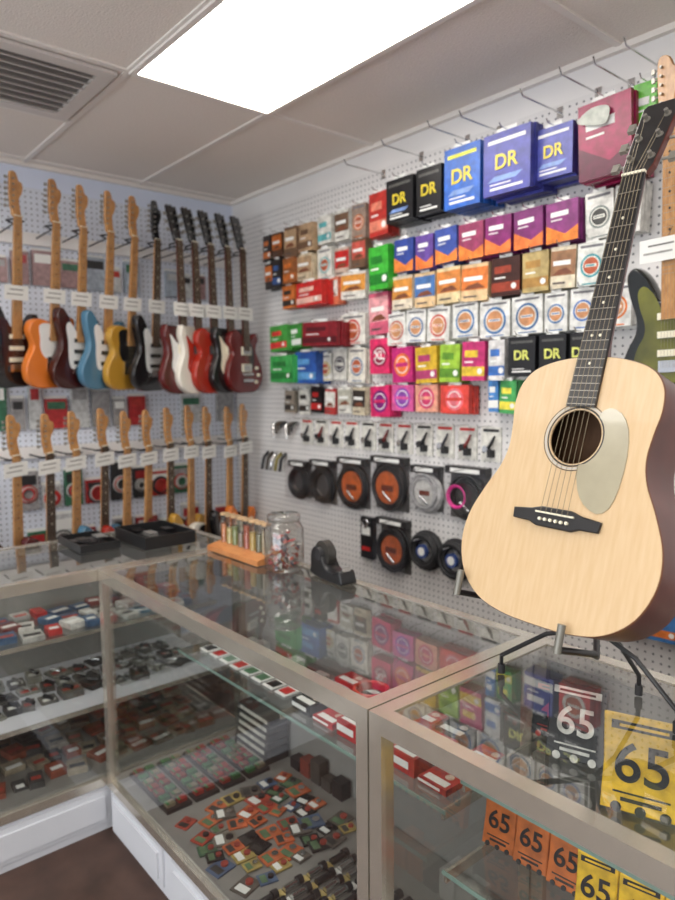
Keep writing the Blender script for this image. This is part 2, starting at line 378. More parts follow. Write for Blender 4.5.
def hang(x,y,hz,upv,args,tag,phd,ts=-1):
    ph=math.radians(phd); nh=(math.cos(ph),math.sin(ph),0)
    up=Vector(upv).normalized(); head=Vector((x,y,hz)); bot=head-up*.99
    M=frame(bot,up,nh); sh,bd,gd,nk,brd,hd,hm=args
    electric(M,sh,bd,gd,nk,brd,hd,hm,tag,tagside=ts)
    hook.tube([(.032,y,hz-.22),(x-.07,y,hz-.22),(x-.05,y,hz-.218)],.004,blackm,6)
    for sx in(-.032,.032):
        hook.tube([(x-.055,y,hz-.218),tuple(M@Vector((sx,.775,-.012))),tuple(M@Vector((sx,.78,.03)))],.0045,blackm,6)
for i,y in enumerate(Y):
    if i<6: hang(.32,y,2.60-.004*i,(.13,0.02,1) if i<5 else (.09,0.01,1),top[i],.45,26)
    else: hang(.42,-2.332+(y+2.332)*.971,2.565,(.0,-.02,1),top[i],.44,22)
YL=[-1.43,-1.277,-1.15,-1.005,-.885,-.765,-.645,-.52,-.41,-.27,-.165]
low=[(STRAT,brn,cream,maple,maple,"inline",None),(STRAT,wred,whitep,maple,rose,"inline",None),(TELE,whb,blk,maple,maple,"inline",None),(STRAT,blue_,whitep,maple,rose,"inline",None),(STRAT,redo,whitep,maple,maple,"inline",None),(TELE,blk,whitep,maple,maple,"inline",None),(STRAT,wred,whitep,maple,rose,"inline",None),(STRAT,gold_,whitep,maple,maple,"inline",None),(TELE,whb,blk,maple,rose,"inline",None),(STRAT,blk,whitep,maple,maple,"inline",None),(STRAT,orange_,cream,maple,rose,"inline",None)]
for i,y in enumerate(YL):
    hang(.32,y,1.50+U(-.012,.012),(.10,0,1) if i<6 else (.05,0,1),low[i],.735,26)
# rails on the wall that carry the hangers
hook.box((.006,-1.75,2.34),(.034,-.08,2.40),white); hook.box((.006,-1.75,1.25),(.034,-.08,1.31),white)
hook.obj("guitar_hanger_rail")

# left wall accessories
b=MB()
cols=[K(170,44,48),K(190,194,200),K(50,104,80),K(180,56,50),K(40,42,46),K(150,36,40),K(150,150,155)]
for z0,hmax in((2.14,.18),(1.40,.24),(.98,.22),(.70,.24)):
    y=-2.2
    while y<-.12:
        w=U(.06,.13); h=U(.12,hmax)
        if R()<.85:
            c=random.choice(cols if z0<2 else [K(196,200,206),K(160,172,190),K(150,120,124)])
            b.box((.008,y,z0),(.03,y+w,z0+h),c); b.box((.03,y+.01,z0+h*.65),(.031,y+w-.01,z0+h*.9),paper if R()<.3 else random.choice(cols)); b.box((.008,y,z0+h),(.012,y+w,z0+h+.015),paper)
            if z0<1.3: 
                for q in range(3): b.ring((.034+.004*q,y+w/2,z0+h*.42),w*(.4-.06*q),.006,random.choice([K(180,40,40),blackm,K(180,180,180)]),"x",16,5)
        y+=w+.02
b.obj("accessory_pack_display")

# ---------------------------------------------------------------- right wall packs
def adj(x,z,d):
    k=(d-.06)/2.272
    return x+k*(3.752-x), 1.6+(z-1.6)*(1-k)
rack=MB(); rackE=bpy.data.objects.new("guitar_string_pack_display",None); bpy.context.collection.objects.link(rackE)
def pack(x0,x1,z0,z1,c,style="band",c2=None,n=4,d=.10,txt=None,tc=None):
    x0,z0=adj(x0,z0,d); x1,z1=adj(x1,z1,d); g=.006; x0+=g;x1-=g
    c2=c2 or paper; w=x1-x0;h=z1-z0
    th=(d-.02)/n; cx=(x0+x1)/2; cz=(z0+z1)/2; e=.0008
    if not txt:
        rack.M=Matrix.Translation((cx,0,z1))@Matrix.Rotation(math.radians(U(-2.5,2.5)),4,"Y")@Matrix.Rotation(math.radians(U(-2,2)),4,"Z")@Matrix.Translation((-cx,0,-z1+U(-.006,.006)))
    for i in range(n):
        yb=-.02-i*th; jx=U(-.006,.006) if i<n-1 else 0; jz=U(-.006,.006) if i<n-1 else 0
        rack.box((x0+jx,yb-th*.86,z0+jz),(x1+jx,yb,z1+jz),c)
    y=-.02-(n-1)*th-th*.86
    if style=="band":
        rack.box((x0,y-e,z0+h*.12),(x1,y,z0+h*.36),c2); rack.box((x0+w*.12,y-e,z0+h*.6),(x0+w*.7,y,z0+h*.78),c2)
        rack.box((x0+w*.12,y-e,z0+h*.46),(x0+w*.5,y,z0+h*.5),paper); rack.disc((x1-w*.2,y-e,z0+h*.24),h*.08,paper,n=10)
    elif style=="circle":
        rack.disc((cx,y,cz),min(w,h)*.40,c2); rack.disc((cx,y-e,cz),min(w,h)*.30,paper if c2 is not paper else c); rack.disc((cx,y-2*e,cz),min(w,h)*.26,c2)
        rack.box((cx-w*.3,y-4*e,cz-h*.05),(cx+w*.3,y-3*e,cz+h*.06),c)
    elif style=="ring":
        q=min(w,h)
        rack.disc((cx,y,cz-h*.04),q*.38,c2); rack.disc((cx,y-e,cz-h*.04),q*.31,K(225,225,222)); rack.disc((cx,y-2*e,cz-h*.04),q*.27,tc or K(180,90,60)); rack.box((cx-q*.2,y-4*e,cz-h*.07),(cx+q*.2,y-3*e,cz-h*.0),K(225,225,222)); rack.box((cx-q*.16,y-5*e,cz-h*.05),(cx+q*.16,y-4*e,cz-h*.02),c2)
        rack.box((x0+w*.1,y-e,z1-h*.12),(x1-w*.1,y,z1-h*.06),K(110,110,118)); rack.box((x0+w*.2,y-e,z0+h*.03),(x1-w*.2,y,z0+h*.06),c2)
    elif style=="photo":
        rack.box((x0,y-e,z0+h*.3),(x1,y,z1-h*.1),c2); rack.box((x0+w*.1,y-2*e,z0+h*.55),(x1-w*.2,y-e,z0+h*.66),paper)
        rack.prism([(0,0),(w*.8,h*.02),(w*.55,h*.16),(w*.2,h*.12)],0,.0006,K(120,70,50),M=Matrix.Translation((x0+w*.1,y-e,z0+h*.32))@Matrix.Rotation(math.pi/2,4,"X"))
        rack.box((x0+w*.1,y-e,z0+h*.1),(x0+w*.6,y,z0+h*.15),K(90,80,80))
    elif style=="swoosh":
        rack.prism([(0,0),(w,0),(w,h*.35),(w*.6,h*.18),(0,h*.45)],0,.0008,c2,M=Matrix.Translation((x0,y,z0))@Matrix.Rotation(math.pi/2,4,"X"))
        rack.box((x0+w*.15,y-e,z0+h*.64),(x0+w*.7,y,z0+h*.76),paper)
        rack.box((x0+w*.15,y-e,z0+h*.54),(x0+w*.5,y,z0+h*.57),paper)
    elif style=="text":
        rack.box((x0+w*.1,y-e,z1-h*.17),(x1-w*.1,y,z1-h*.11),c2)
        rack.box((x0+w*.15,y-e,z0+h*.08),(x1-w*.15,y,z0+h*.12),paper)
        rack.box((x0+w*.15,y-e,z0+h*.16),(x1-w*.4,y,z0+h*.18),paper)
        if w>.15: rack.prism([(0,0),(w*.6,0),(w*.75,h*.08),(w*.15,h*.08)],0,.0006,K(120,150,210),M=Matrix.Translation((x0+w*.1,y,z0+h*.22))@Matrix.Rotation(math.pi/2,4,"X"))
    if txt: text(txt,h*.34,(cx,y-.003,cz+h*.01),(math.pi/2,0,0),tc or K(240,220,40),rackE,"label_text",.0012)
    rack.box((cx-w*.22,y+.001,z1-.002),(cx+w*.22,y+.004,z1+.012),paper)
    rack.M=Matrix()
    rack.tube([(cx,-.004,z1+.004),(cx,-d-.03,z1+.004),(cx,-d-.04,z1+.016)],.0022,chrome,5)
yel=K(225,205,60)
bk=K(24,24,28)
pack(1.42,1.60,2.35,2.54,bk,"text",K(90,90,90),5,.14,"DR",yel)
pack(1.61,1.765,2.35,2.545,bk,"text",K(90,90,90),5,.14,"DR",yel)
pack(1.77,1.97,2.34,2.585,K(40,96,190),"text",K(225,225,60),6,.18,"DR",yel)
pack(1.975,2.205,2.35,2.585,K(66,70,160),"text",paper,7,.20,"DR",yel)
pack(2.21,2.38,2.36,2.54,K(76,82,170),"text",paper,5,.16,"DR",yel)
pack(2.385,2.59,2.32,2.58,K(150,24,76),"swoosh",K(90,10,50),7,.18)
b=rack; b.prism(catmull([(-.05,0),(.0,.03),(.06,.02),(.05,-.03),(-.01,-.02)],4),0,.002,K(170,175,170),M=Matrix.Translation((2.52,-.189,2.47))@Matrix.Rotation(math.pi/2,4,"X"))
pack(2.59,2.68,2.38,2.58,K(96,180,60),"swoosh",K(40,120,40),5,.14)
xs=[1.474,1.605,1.718,1.85,1.988,2.125,2.268,2.412]
cs=[(K(50,70,150),K(225,130,60)),(K(96,70,150),K(225,120,60)),(K(60,80,160),K(225,130,60)),(K(150,60,100),K(230,130,60)),(K(130,40,110),K(230,120,60)),(K(120,40,110),K(225,120,60)),(K(130,50,120),K(230,130,50))]
for i in range(7): pack(xs[i],xs[i+1],2.12,2.265,cs[i][0],"swoosh",cs[i][1],5,.12)
for x0,x1,c in((2.42,2.535,K(120,130,130)),(2.535,2.64,K(90,180,120))): pack(x0,x1,2.11,2.27,K(215,216,216),"ring",c,3,.1,tc=K(60,60,60))
xs=[1.46,1.60,1.73,1.87,2.02,2.165,2.289,2.40,2.52]
st=[("photo",K(205,140,66),K(215,205,190)),("photo",K(70,110,170),K(220,190,150)),("photo",K(205,130,66),K(220,200,160)),("photo",K(210,120,60),K(220,190,150)),("band",K(150,60,40),K(60,30,24)),("band",K(170,130,70),K(180,160,110)),("photo",K(150,110,80),K(215,205,185)),("ring",K(50,150,165),K(215,218,218))]
for i,(s_,c2,c) in enumerate(st): pack(xs[i],xs[i+1],1.955,2.105,c,s_,c2,4,.1)
xs=[1.42,1.55,1.68,1.82,1.965,2.12,2.268,2.375,2.488,2.61]
rc=[K(190,90,70),K(80,110,160),K(190,70,60),K(60,110,170),K(60,110,170),K(60,100,150),K(60,110,170),K(60,110,190),K(220,120,50)]
for i in range(9): pack(xs[i],xs[i+1],1.80,1.945,K(216,218,220),"ring",rc[i],3,.09,tc=K(196,140,100))
it=[(1.455,1.60,K(190,40,120),"circle",K(230,120,60)),(1.605,1.745,K(206,170,50),"band",K(170,60,110)),(1.75,1.87,K(150,190,60),"band",K(90,140,40)),(1.875,2.005,K(190,50,115),"band",K(220,190,60)),(2.01,2.10,K(215,215,220),"band",K(60,110,190))]
for x0,x1,c,s_,c2 in it: pack(x0,x1,1.62,1.78,c,s_,c2,4,.1)
for x0,x1 in((2.105,2.24),(2.245,2.37),(2.375,2.47)): pack(x0,x1,1.64,1.79,bk,"text",K(90,90,90),5,.12,"DR",K(220,225,120))
for x0,x1,c,c2 in((1.455,1.60,K(216,90,160),K(140,70,180)),(1.605,1.75,K(225,160,140),K(210,60,115)),(1.755,1.92,K(216,70,60),K(230,120,135))): pack(x0,x1,1.485,1.605,c,"circle",c2,4,.09)
pack(2.01,2.07,1.49,1.62,K(70,130,200),"band",None,3,.08); pack(2.07,2.16,1.49,1.62,K(70,160,90),"band",K(230,220,80),3,.08)
pack(1.305,1.44,2.31,2.51,K(180,50,44),"band",K(220,130,110),5,.1)
pack(1.30,1.445,2.06,2.26,K(60,170,56),"band",K(30,120,40),6,.13)
pack(1.30,1.445,1.85,2.045,K(210,96,128),"photo",K(225,160,170),4,.09)
pack(1.305,1.45,1.665,1.83,K(216,50,105),"circle",K(150,24,70),4,.09,"XL",K(240,240,240))
pack(1.305,1.45,1.465,1.61,K(210,40,105),"circle",K(120,30,120),4,.09)
def jitter(lst,z0,z1):
    for x0,x1,c,s_,c2,n,d in lst: pack(x0,x1,z0+U(-.012,.012),z1+U(-.012,.012),c,s_,c2,n,d)
tan=K(180,150,120); dk=K(50,44,42); orn=K(200,110,50); wht=K(216,216,214); teal=K(90,170,180); brw=K(110,84,66); rd=K(190,40,40)
jitter([(.41,.50,dk,"band",orn,3,.08),(.50,.60,K(90,60,44),"photo",orn,3,.08),(.62,.74,brw,"photo",tan,5,.12),(.75,.88,tan,"band",brw,4,.1),(.91,1.03,wht,"band",teal,3,.07),(1.05,1.165,wht,"photo",brw,3,.07),(1.18,1.29,K(150,130,120),"ring",orn,3,.07)],2.33,2.475)
jitter([(.42,.50,dk,"photo",orn,3,.08),(.50,.59,dk,"band",K(60,90,150),3,.08),(.60,.72,K(150,90,50),"band",orn,5,.12),(.73,.87,K(205,190,165),"photo",tan,4,.1),(.91,1.03,wht,"ring",teal,3,.07),(1.05,1.165,K(190,170,160),"photo",rd,3,.07),(1.18,1.29,brw,"photo",K(200,90,80),3,.07)],2.17,2.31)
jitter([(.59,.71,orn,"band",dk,4,.1),(.72,.95,rd,"band",K(225,180,170),8,.16),(.97,1.08,K(215,120,90),"photo",wht,3,.08),(1.10,1.285,wht,"photo",K(216,150,70),4,.08)],2.03,2.165)
jitter([(.46,.63,K(66,150,66),"band",K(210,60,60),6,.14),(.65,.76,K(60,140,60),"band",None,4,.1),(.77,1.06,K(124,24,36),"band",K(80,14,26),9,.17),(1.09,1.285,wht,"ring",rd,3,.07)],1.81,1.955)
jitter([(.46,.69,K(60,160,84),"band",K(40,120,60),7,.15),(.70,.89,K(40,86,170),"band",K(90,150,210),5,.12),(.91,1.02,wht,"ring",K(190,170,60),3,.06),(1.03,1.145,wht,"circle",K(70,70,80),3,.06),(1.15,1.285,K(222,220,214),"ring",K(90,120,160),3,.06)],1.63,1.785)
jitter([(.60,.70,K(150,140,130),"band",dk,2,.05),(.73,.83,wht,"band",dk,2,.05),(.84,.94,bk,"band",rd,2,.05),(.96,1.05,K(180,60,60),"photo",wht,2,.05),(1.06,1.17,wht,"photo",K(180,180,170),2,.05),(1.18,1.285,K(200,190,170),"photo",dk,2,.05)],1.465,1.60)
jitter([(2.2,2.34,K(70,80,160),"band",None,4,.1),(2.36,2.5,K(200,60,60),"ring",wht,4,.1)],1.44,1.59)
jitter([(2.56,2.67,K(180,50,44),"band",None,3,.08),(2.68,2.80,K(60,110,170),"band",orn,3,.08),(2.81,2.93,orn,"photo",dk,3,.08)],.72,.85)
rack.obj("packs",rackE)
b=MB()
for x,z in((1.36,2.60),(1.60,2.62),(1.86,2.62),(2.02,2.61),(2.29,2.60),(2.44,2.62),(2.56,2.61),(2.66,2.63)):
    b.tube([(x,-.004,z),(x,-.24,z),(x,-.255,z+.02)],.003,chrome,6); b.box((x-.012,-.009,z-.02),(x+.012,-.006,z+.02),chrome)
b.obj("pegboard_hooks")

b=MB()
for i in range(13):
    x=.50+i*.125; z=1.285
    if i<2:
        for k in range(4):
            b.tube([(x+k*.025-.03,-.008,z+.12),(x+k*.025-.03,-.05,z+.10),(x+k*.025-.02,-.05,z+.03+.02*k)],.008,random.choice([blackm,chrome,K(60,50,40)]),6)
        continue
    b.box((x-.05,-.014,z),(x+.05,-.008,z+.145),wht); b.box((x-.04,-.0152,z+.125),(x+.04,-.014,z+.137),rd if i%3 else K(40,40,44))
    b.tube([(x-.028,-.03,z+.04),(x,-.034,z+.055),(x+.02,-.034,z+.085),(x+.03,-.03,z+.11)],[.006,.008,.007,.004],[blackm,blackm,K(60,60,70),K(120,40,40)][i%4],8)
    b.cyl((x-.01,-.014,z+.055),(x-.01,-.045,z+.055),.014,blackm if i%2 else chrome,n=12)
    b.bx((x+.012,-.03,z+.035),(.02,.03,.03),blackm)
    b.tube([(x,-.004,z+.15),(x,-.10,z+.15),(x,-.11,z+.16)],.002,chrome,5)
b.obj("capo_card_display")
b=MB()
for i in range(5):
    x=.36+i*.045; b.tube([(x,-.01,1.22),(x+.01,-.05,1.19),(x-.01,-.05,1.12)],.010,[blackm,K(60,50,40),chrome,K(130,120,60)][i%4],6)
b.obj("hanging_string_winders")

def cable(x0,x1,z0,z1,col,card,header=True):
    b=MB(); cx=(x0+x1)/2; cz=(z0+z1)/2-.005; r=min(x1-x0,z1-z0)*.5-.008
    b.box((x0+.012,-.012,z0+.005),(x1-.012,-.008,z1),K(96,94,96))
    if card: b.cyl((cx,-.02,cz),(cx,-.045,cz),r*.70,card,n=24); b.box((cx-r*.35,-.0465,cz-r*.15),(cx+r*.35,-.045,cz+r*.1),K(120,50,30))
    for k in range(7):
        b.ring((cx+U(-.008,.008),-.028-.009*(k%3),cz+U(-.008,.008)),r*(1.0-.045*k),.0062,col,"y",28,6)
    if header: b.box((x0+.01,-.05,z1-.012),(x1-.01,-.008,z1+.022),K(40,38,40)); b.box((x0+.04,-.051,z1-.004),(x1-.04,-.0505,z1+.014),paper)
    b.quad((x0,-.063,z0),(x1,-.063,z0),(x1,-.063,z1),(x0,-.063,z1),plasticbag)
    b.tube([(cx,-.004,z1+.012),(cx,-.12,z1+.012)],.0025,chrome,5)
    b.cyl((cx-.02,-.055,cz-r*.2),(cx+.03,-.055,cz-r*.55),.007,chrome,n=8)
    b.obj("instrument_cable_pack")
oc=K(214,106,50)
cable(.80,1.01,.97,1.19,blackm,None); cable(1.03,1.27,.98,1.22,blackm,oc); cable(1.29,1.54,1.00,1.245,blackm,oc); cable(1.56,1.75,1.03,1.22,K(190,190,195),K(220,220,220)); cable(1.77,2.01,1.02,1.235,black,None); cable(.60,.79,.98,1.17,blackm,None)
cable(1.325,1.55,.70,.945,blackm,oc)
b=MB()
for cx,cz in((1.655,.85),(1.83,.84),(1.995,.85)):
    for k in range(9): b.ring((cx,-.02-.010*(k%5),cz),.085-.007*(k//2),.009,blackm,"y",28,6)
    b.cyl((cx,-.05,cz),(cx,-.066,cz),.032,K(60,80,140),n=20); b.cyl((cx,-.066,cz),(cx,-.067,cz),.020,paper,n=20); b.tube([(cx,-.004,cz+.06),(cx,-.12,cz+.06)],.003,chrome,5)
b.obj("coiled_microphone_cable")
b=MB(); b.box((1.215,-.04,.74),(1.30,-.008,.95),bk); b.box((1.225,-.0415,.86),(1.285,-.04,.90),paper); b.box((1.225,-.0415,.78),(1.285,-.04,.80),rd); b.ring((1.255,-.045,.92),.02,.005,chrome); b.obj("strap_pack")
b=MB()
for k in range(3): b.ring((1.87,-.075-.004*k,1.13),.042+.004*k,.003,K(210,60,145),"y",28,6)
b.obj("pink_cable_coil")

# ---------------------------------------------------------------- acoustic guitar
spruce=wood("spruce_top",srgb(200,168,126),srgb(208,180,140),(90,1.5,10),.42,.12)
agm=mat("acoustic_mahogany",srgb(84,30,20),.32,noise=.2,nscale=14,coat=.25)
inner=mat("acoustic_inside",srgb(90,62,40),.7)
AB=Vector((3.087,-1.285,1.155)); AU=(.035,.32,.978)
M=frame(AB,AU,(-.03,-1,0))
b=MB(M)
half=[(.07,.003),(.13,.02),(.175,.06),(.198,.12),(.195,.18),(.172,.24),(.148,.285),(.138,.325),(.141,.37),(.147,.41),(.142,.448),(.122,.476),(.09,.492),(.045,.502)]
half=[(x*.985,(y if y>.24 else .24-(.24-y)*.93)) for x,y in half]
yb0=.24*.07
o=catmull([(0,yb0)]+half+[(0,.504)]+[(-x,y) for x,y in half[::-1]],5)
HC=(0,.355); HR=.050
zf,zb=.052,-.055; n=len(o)
circ=[]
for x,y in o:
    a=math.atan2(y-HC[1],x-HC[0]); circ.append((HC[0]+HR*math.cos(a),HC[1]+HR*math.sin(a)))
vs=[(x,y,zf) for x,y in o]+[(x,y,zf) for x,y in circ]+[(x,y,zf-.004) for x,y in circ]
b.add(vs,[(i,(i+1)%n,n+(i+1)%n,n+i) for i in range(n)]+[(n+i,n+(i+1)%n,2*n+(i+1)%n,2*n+i) for i in range(n)],spruce)
vs=[(x,y,zf) for x,y in o]+[(x*1.008,.25+(y-.25)*1.006,zf-.003) for x,y in o]+[(x*1.008,.25+(y-.25)*1.006,zb+.003) for x,y in o]+[(x,y,zb) for x,y in o]
for k in range(3): b.add(vs,[(k*n+i,k*n+(i+1)%n,(k+1)*n+(i+1)%n,(k+1)*n+i) for i in range(n)],agm if k else mat("binding_tan",srgb(110,66,40),.4),True)
b.add([(x,y,zb) for x,y in o],[tuple(range(n))],agm)
b.add([(x*.97,.25+(y-.25)*.97,zb+.004) for x,y in o],[tuple(range(n))],inner)
for r0,r1,mm in((.0525,.0555,black),(.0565,.0605,mat("rosette_grey",srgb(190,184,172),.4)),(.0615,.063,black)):
    N=48; vs=[]
    for r in(r0,r1):
        for i in range(N): t=2*math.pi*i/N; vs.append((HC[0]+r*math.cos(t),HC[1]+r*math.sin(t),zf+.0005))
    b.add(vs,[(i,(i+1)%N,N+(i+1)%N,N+i) for i in range(N)],mm)
g=[]
for k in range(9):
    a=math.radians(48-k*15); g.append((HC[0]+.0565*math.cos(a),HC[1]+.0565*math.sin(a)))
g+=[(.028,.262),(.045,.238),(.072,.225),(.092,.238),(.102,.275),(.104,.33),(.096,.375),(.078,.402),(.055,.41)]
b.prism(catmull(g,2),zf+.0004,zf+.0022,mat("pickguard_grey",srgb(164,156,132),.2,coat=.4,noise=.05,nscale=30))
br=[(-.085,.193),(-.05,.192),(-.035,.186),(.035,.186),(.05,.192),(.085,.193),(.087,.212),(.05,.216),(.03,.222),(-.03,.222),(-.05,.216),(-.087,.212)]
eb=mat("ebony",(.012,.011,.012),.35)
b.prism(br,zf,zf+.008,eb,.002)
b.bx((0,.211,zf+.0095),(.076,.003,.006),cream)
for i in range(6): b.cyl(((i-2.5)*.0108,.199,zf+.008),((i-2.5)*.0108,.199,zf+.0125),.003,cream,n=8)
yn=.856
vs=[]
for y,w,d in((.44,.028,.05),(.50,.028,.045),(.53,.0275,.024),(yn,.022,.019)):
    for k in range(9):
        t=math.pi*k/8; vs.append((w*math.cos(t),y,zf+.001-d*math.sin(t)))
b.add(vs,[(r*9+k,r*9+k+1,(r+1)*9+k+1,(r+1)*9+k) for r in range(3) for k in range(8)],agm,True)
y0=.410
b.add([(-.0285,y0,zf),(.0285,y0,zf),(.022,yn,zf),(-.022,yn,zf),(-.0285,y0,zf+.007),(.0285,y0,zf+.007),(.022,yn,zf+.006),(-.022,yn,zf+.006)],[(3,2,1,0),(0,1,5,4),(1,2,6,5),(2,3,7,6),(3,0,4,7),(4,5,6,7)],eb)
for i in range(1,21):
    y=yn-.645*(1-2**(-i/12)); w=.022+.0065*(yn-y)/(yn-y0)
    if y>y0+.004: b.bx((0,y,zf+.0070),(2*w,.0013,.0012),fretm)
for i in(3,5,7,9,12,15):
    y=yn-.645*(1-2**(-(i-.5)/12))
    for dx in((0,) if i!=12 else(-.008,.008)): b.cyl((dx,y,zf+.0062),(dx,y,zf+.0074),.0028,cream,n=8)
b.bx((0,yn+.002,zf+.003),(.044,.005,.011),cream)
T=Matrix.Translation((0,yn,zf))@Matrix.Rotation(math.radians(-13),4,"X")@Matrix.Translation((0,-yn,-zf))
h=[(-.022,yn),(-.030,yn+.02),(-.034,yn+.10),(-.037,yn+.17),(-.03,yn+.178),(.03,yn+.178),(.037,yn+.17),(.034,yn+.10),(.030,yn+.02),(.022,yn)]
b.prism(h,zf-.014,zf+.001,eb,.0015,agm,M=T,sm=False)
for i in range(3):
    for sx in(-1,1):
        y=yn+.04+i*.05; b.cyl((sx*.02,y,zf),(sx*.02,y,zf+.013),.004,fretm,n=10,M=T); b.cyl((sx*.02,y,zf),(sx*.02,y,zf+.003),.007,fretm,n=12,M=T)
        b.cyl((sx*.034,y,zf-.012),(sx*.05,y,zf-.012),.003,fretm,n=8,M=T); b.bx((sx*.055,y,zf-.012),(.014,.018,.009),fretm,M=T)
for i in range(6):
    x0=(i-2.5)*.0108;x1=(i-2.5)*.0072
    b.cyl((x0,.211,zf+.013),(x1,yn+.002,zf+.0095),.0005,strm,n=5,caps=False)
    sx=-1 if i<3 else 1; k=(i if i<3 else 5-i)
    b.cyl((x1,yn+.004,zf+.009),tuple(T@Vector((sx*.02,yn+.04+k*.05,zf+.008))),.0005,strm,n=4,caps=False)
b.obj("acoustic_guitar")
b=MB(); st=mat("stand_grey",srgb(120,118,110),.4,.4)
def W(x,y,z): return tuple(M@Vector((x,y,z)))
hub=(3.08,-1.10,1.12)
for xp,yo in((-.165,.042),(.065,.003)):
    b.tube([hub,W(xp*.7,yo-.02,-.10),W(xp,yo-.012,-.055),W(xp,yo-.012,.066)],.006,black,8)
    b.tube([W(xp,yo-.018,.066),W(xp,yo+.030,.070)],.007,st,8)
b.tube([hub,(3.09,-1.0,1.35),(3.09,-.965,1.50)],.008,black,8)
b.tube([(3.03,-.985,1.505),(3.09,-.965,1.50),(3.15,-.985,1.505)],.010,blackm,8)
for fx,fy in((2.87,-1.12),(3.12,-1.0),(3.24,-1.10)):
    b.tube([hub,((hub[0]+fx)/2,(hub[1]+fy)/2,1.085),(fx,fy,1.01),(fx,fy,.972)],.0048,black,8)
    b.cyl((fx,fy,CH),(fx,fy,CH+.02),.008,blackm,n=10)
b.obj("guitar_stand")

amber=mat("sunburst_olive",srgb(96,96,36),.2,coat=.5,noise=.6,nscale=6)
eg=electric(frame((2.83,-.21,1.56),(-.02,-.03,1),(-.1,-1,0)),STRAT,mat("sunburst_edge",srgb(14,18,14),.18,coat=.6),None,maple,maple,"inline",None,.44,amber)
b=MB(); b.tube([(2.81,-.006,2.34),(2.81,-.20,2.34)],.005,blackm,6); b.tube([(2.775,-.27,2.325),(2.775,-.20,2.32),(2.845,-.20,2.32),(2.845,-.27,2.325)],.005,blackm,6); b.obj("hanger_hook",eg)

# ---------------------------------------------------------------- counter-top things
b=MB(); ow=wood("tray_wood",srgb(180,112,60),srgb(206,140,84),(10,40,10))
x0,x1,y0,y1=1.40,1.75,-1.02,-.90
b.add([(x0,y0,CH),(x1,y0,CH),(x1,y1,CH),(x0,y1,CH),(x0,y0,CH+.018),(x1,y0,CH+.018),(x1,y1,CH+.045),(x0,y1,CH+.045)],[(3,2,1,0),(0,1,5,4),(1,2,6,5),(2,3,7,6),(3,0,4,7),(4,5,6,7)],ow)
pc=[K(196,120,60),K(210,190,120),K(130,140,80),K(140,120,100),K(180,90,60),K(200,170,90),K(110,110,80),K(210,200,180)]
for i in range(8):
    cx=x0+.03+i*.041; b.cyl((cx,-.955,CH+.03),(cx,-.955,CH+.135),.018,acryl,n=14); b.cyl((cx,-.955,CH+.031),(cx,-.955,CH+.031+U(.05,.095)),.0165,pc[i],n=12); b.cyl((cx,-.955,CH+.135),(cx,-.955,CH+.143),.019,K(190,160,124),n=14)
b.obj("guitar_pick_display")
b=MB(); c=(1.84,-.965,CH+.001)
b.lathe(c,[(0,0),(.062,0),(.068,.006),(.070,.03),(.070,.14),(.06,.16),(.052,.168),(.052,.175)],acryl)
b.lathe(c,[(.056,.170),(.058,.172),(.058,.19),(.054,.195),(0,.196)],acryl)
for i in range(110):
    a=U(0,6.28);r=.058*math.sqrt(R());z=U(.008,.12); T=Matrix.Translation((c[0]+r*math.cos(a),c[1]+r*math.sin(a),c[2]+z))@Matrix.Rotation(U(0,3),4,"X")@Matrix.Rotation(U(0,3),4,"Z")
    b.prism([(0,-.011),(.009,.003),(.006,.009),(-.006,.009),(-.009,.003)],0,.0015,random.choice([K(190,110,100),K(170,60,60),K(110,110,130),K(180,180,180),K(90,80,80)]),M=T,sm=False)
b.obj("guitar_pick_jar")
b=MB(); T=Matrix.Translation((2.04,-.915,CH))@Matrix.Rotation(math.radians(-8),4,"Z")@Matrix.Rotation(math.pi/2,4,"X")
b.prism(catmull([(-.08,0),(.09,0),(.10,.02),(.085,.045),(.05,.03),(.0,.04),(-.03,.09),(-.06,.10),(-.085,.08),(-.09,.03)],3),-.03,.03,black,.004,M=T)
b.cyl((-.04,.075,-.014),(-.04,.075,.014),.045,K(60,58,56),n=24,M=T); b.cyl((-.04,.075,-.032),(-.04,.075,.032),.02,blackm,n=20,M=T); b.bx((.088,.048,0),(.004,.012,.03),chrome,M=T)
b.obj("tape_dispenser")
b=MB()
for x,y,w,d,h in((1.10,-1.10,.30,.22,.05),(1.0,-1.34,.26,.16,.03)):
    b.box((x-w/2,y-d/2,CH),(x+w/2,y+d/2,CH+.006),black)
    frame_boxes(b,x-w/2,x+w/2,y-d/2,y+d/2,CH+.006,CH+h,.006,black)
    for i in range(10): b.bx((U(x-w/2+.04,x+w/2-.04),U(y-d/2+.03,y+d/2-.03),CH+.012+.003*i),(.06,.04,.004),random.choice([bk,K(60,60,64),K(120,120,122)]))
b.obj("black_parts_tray")

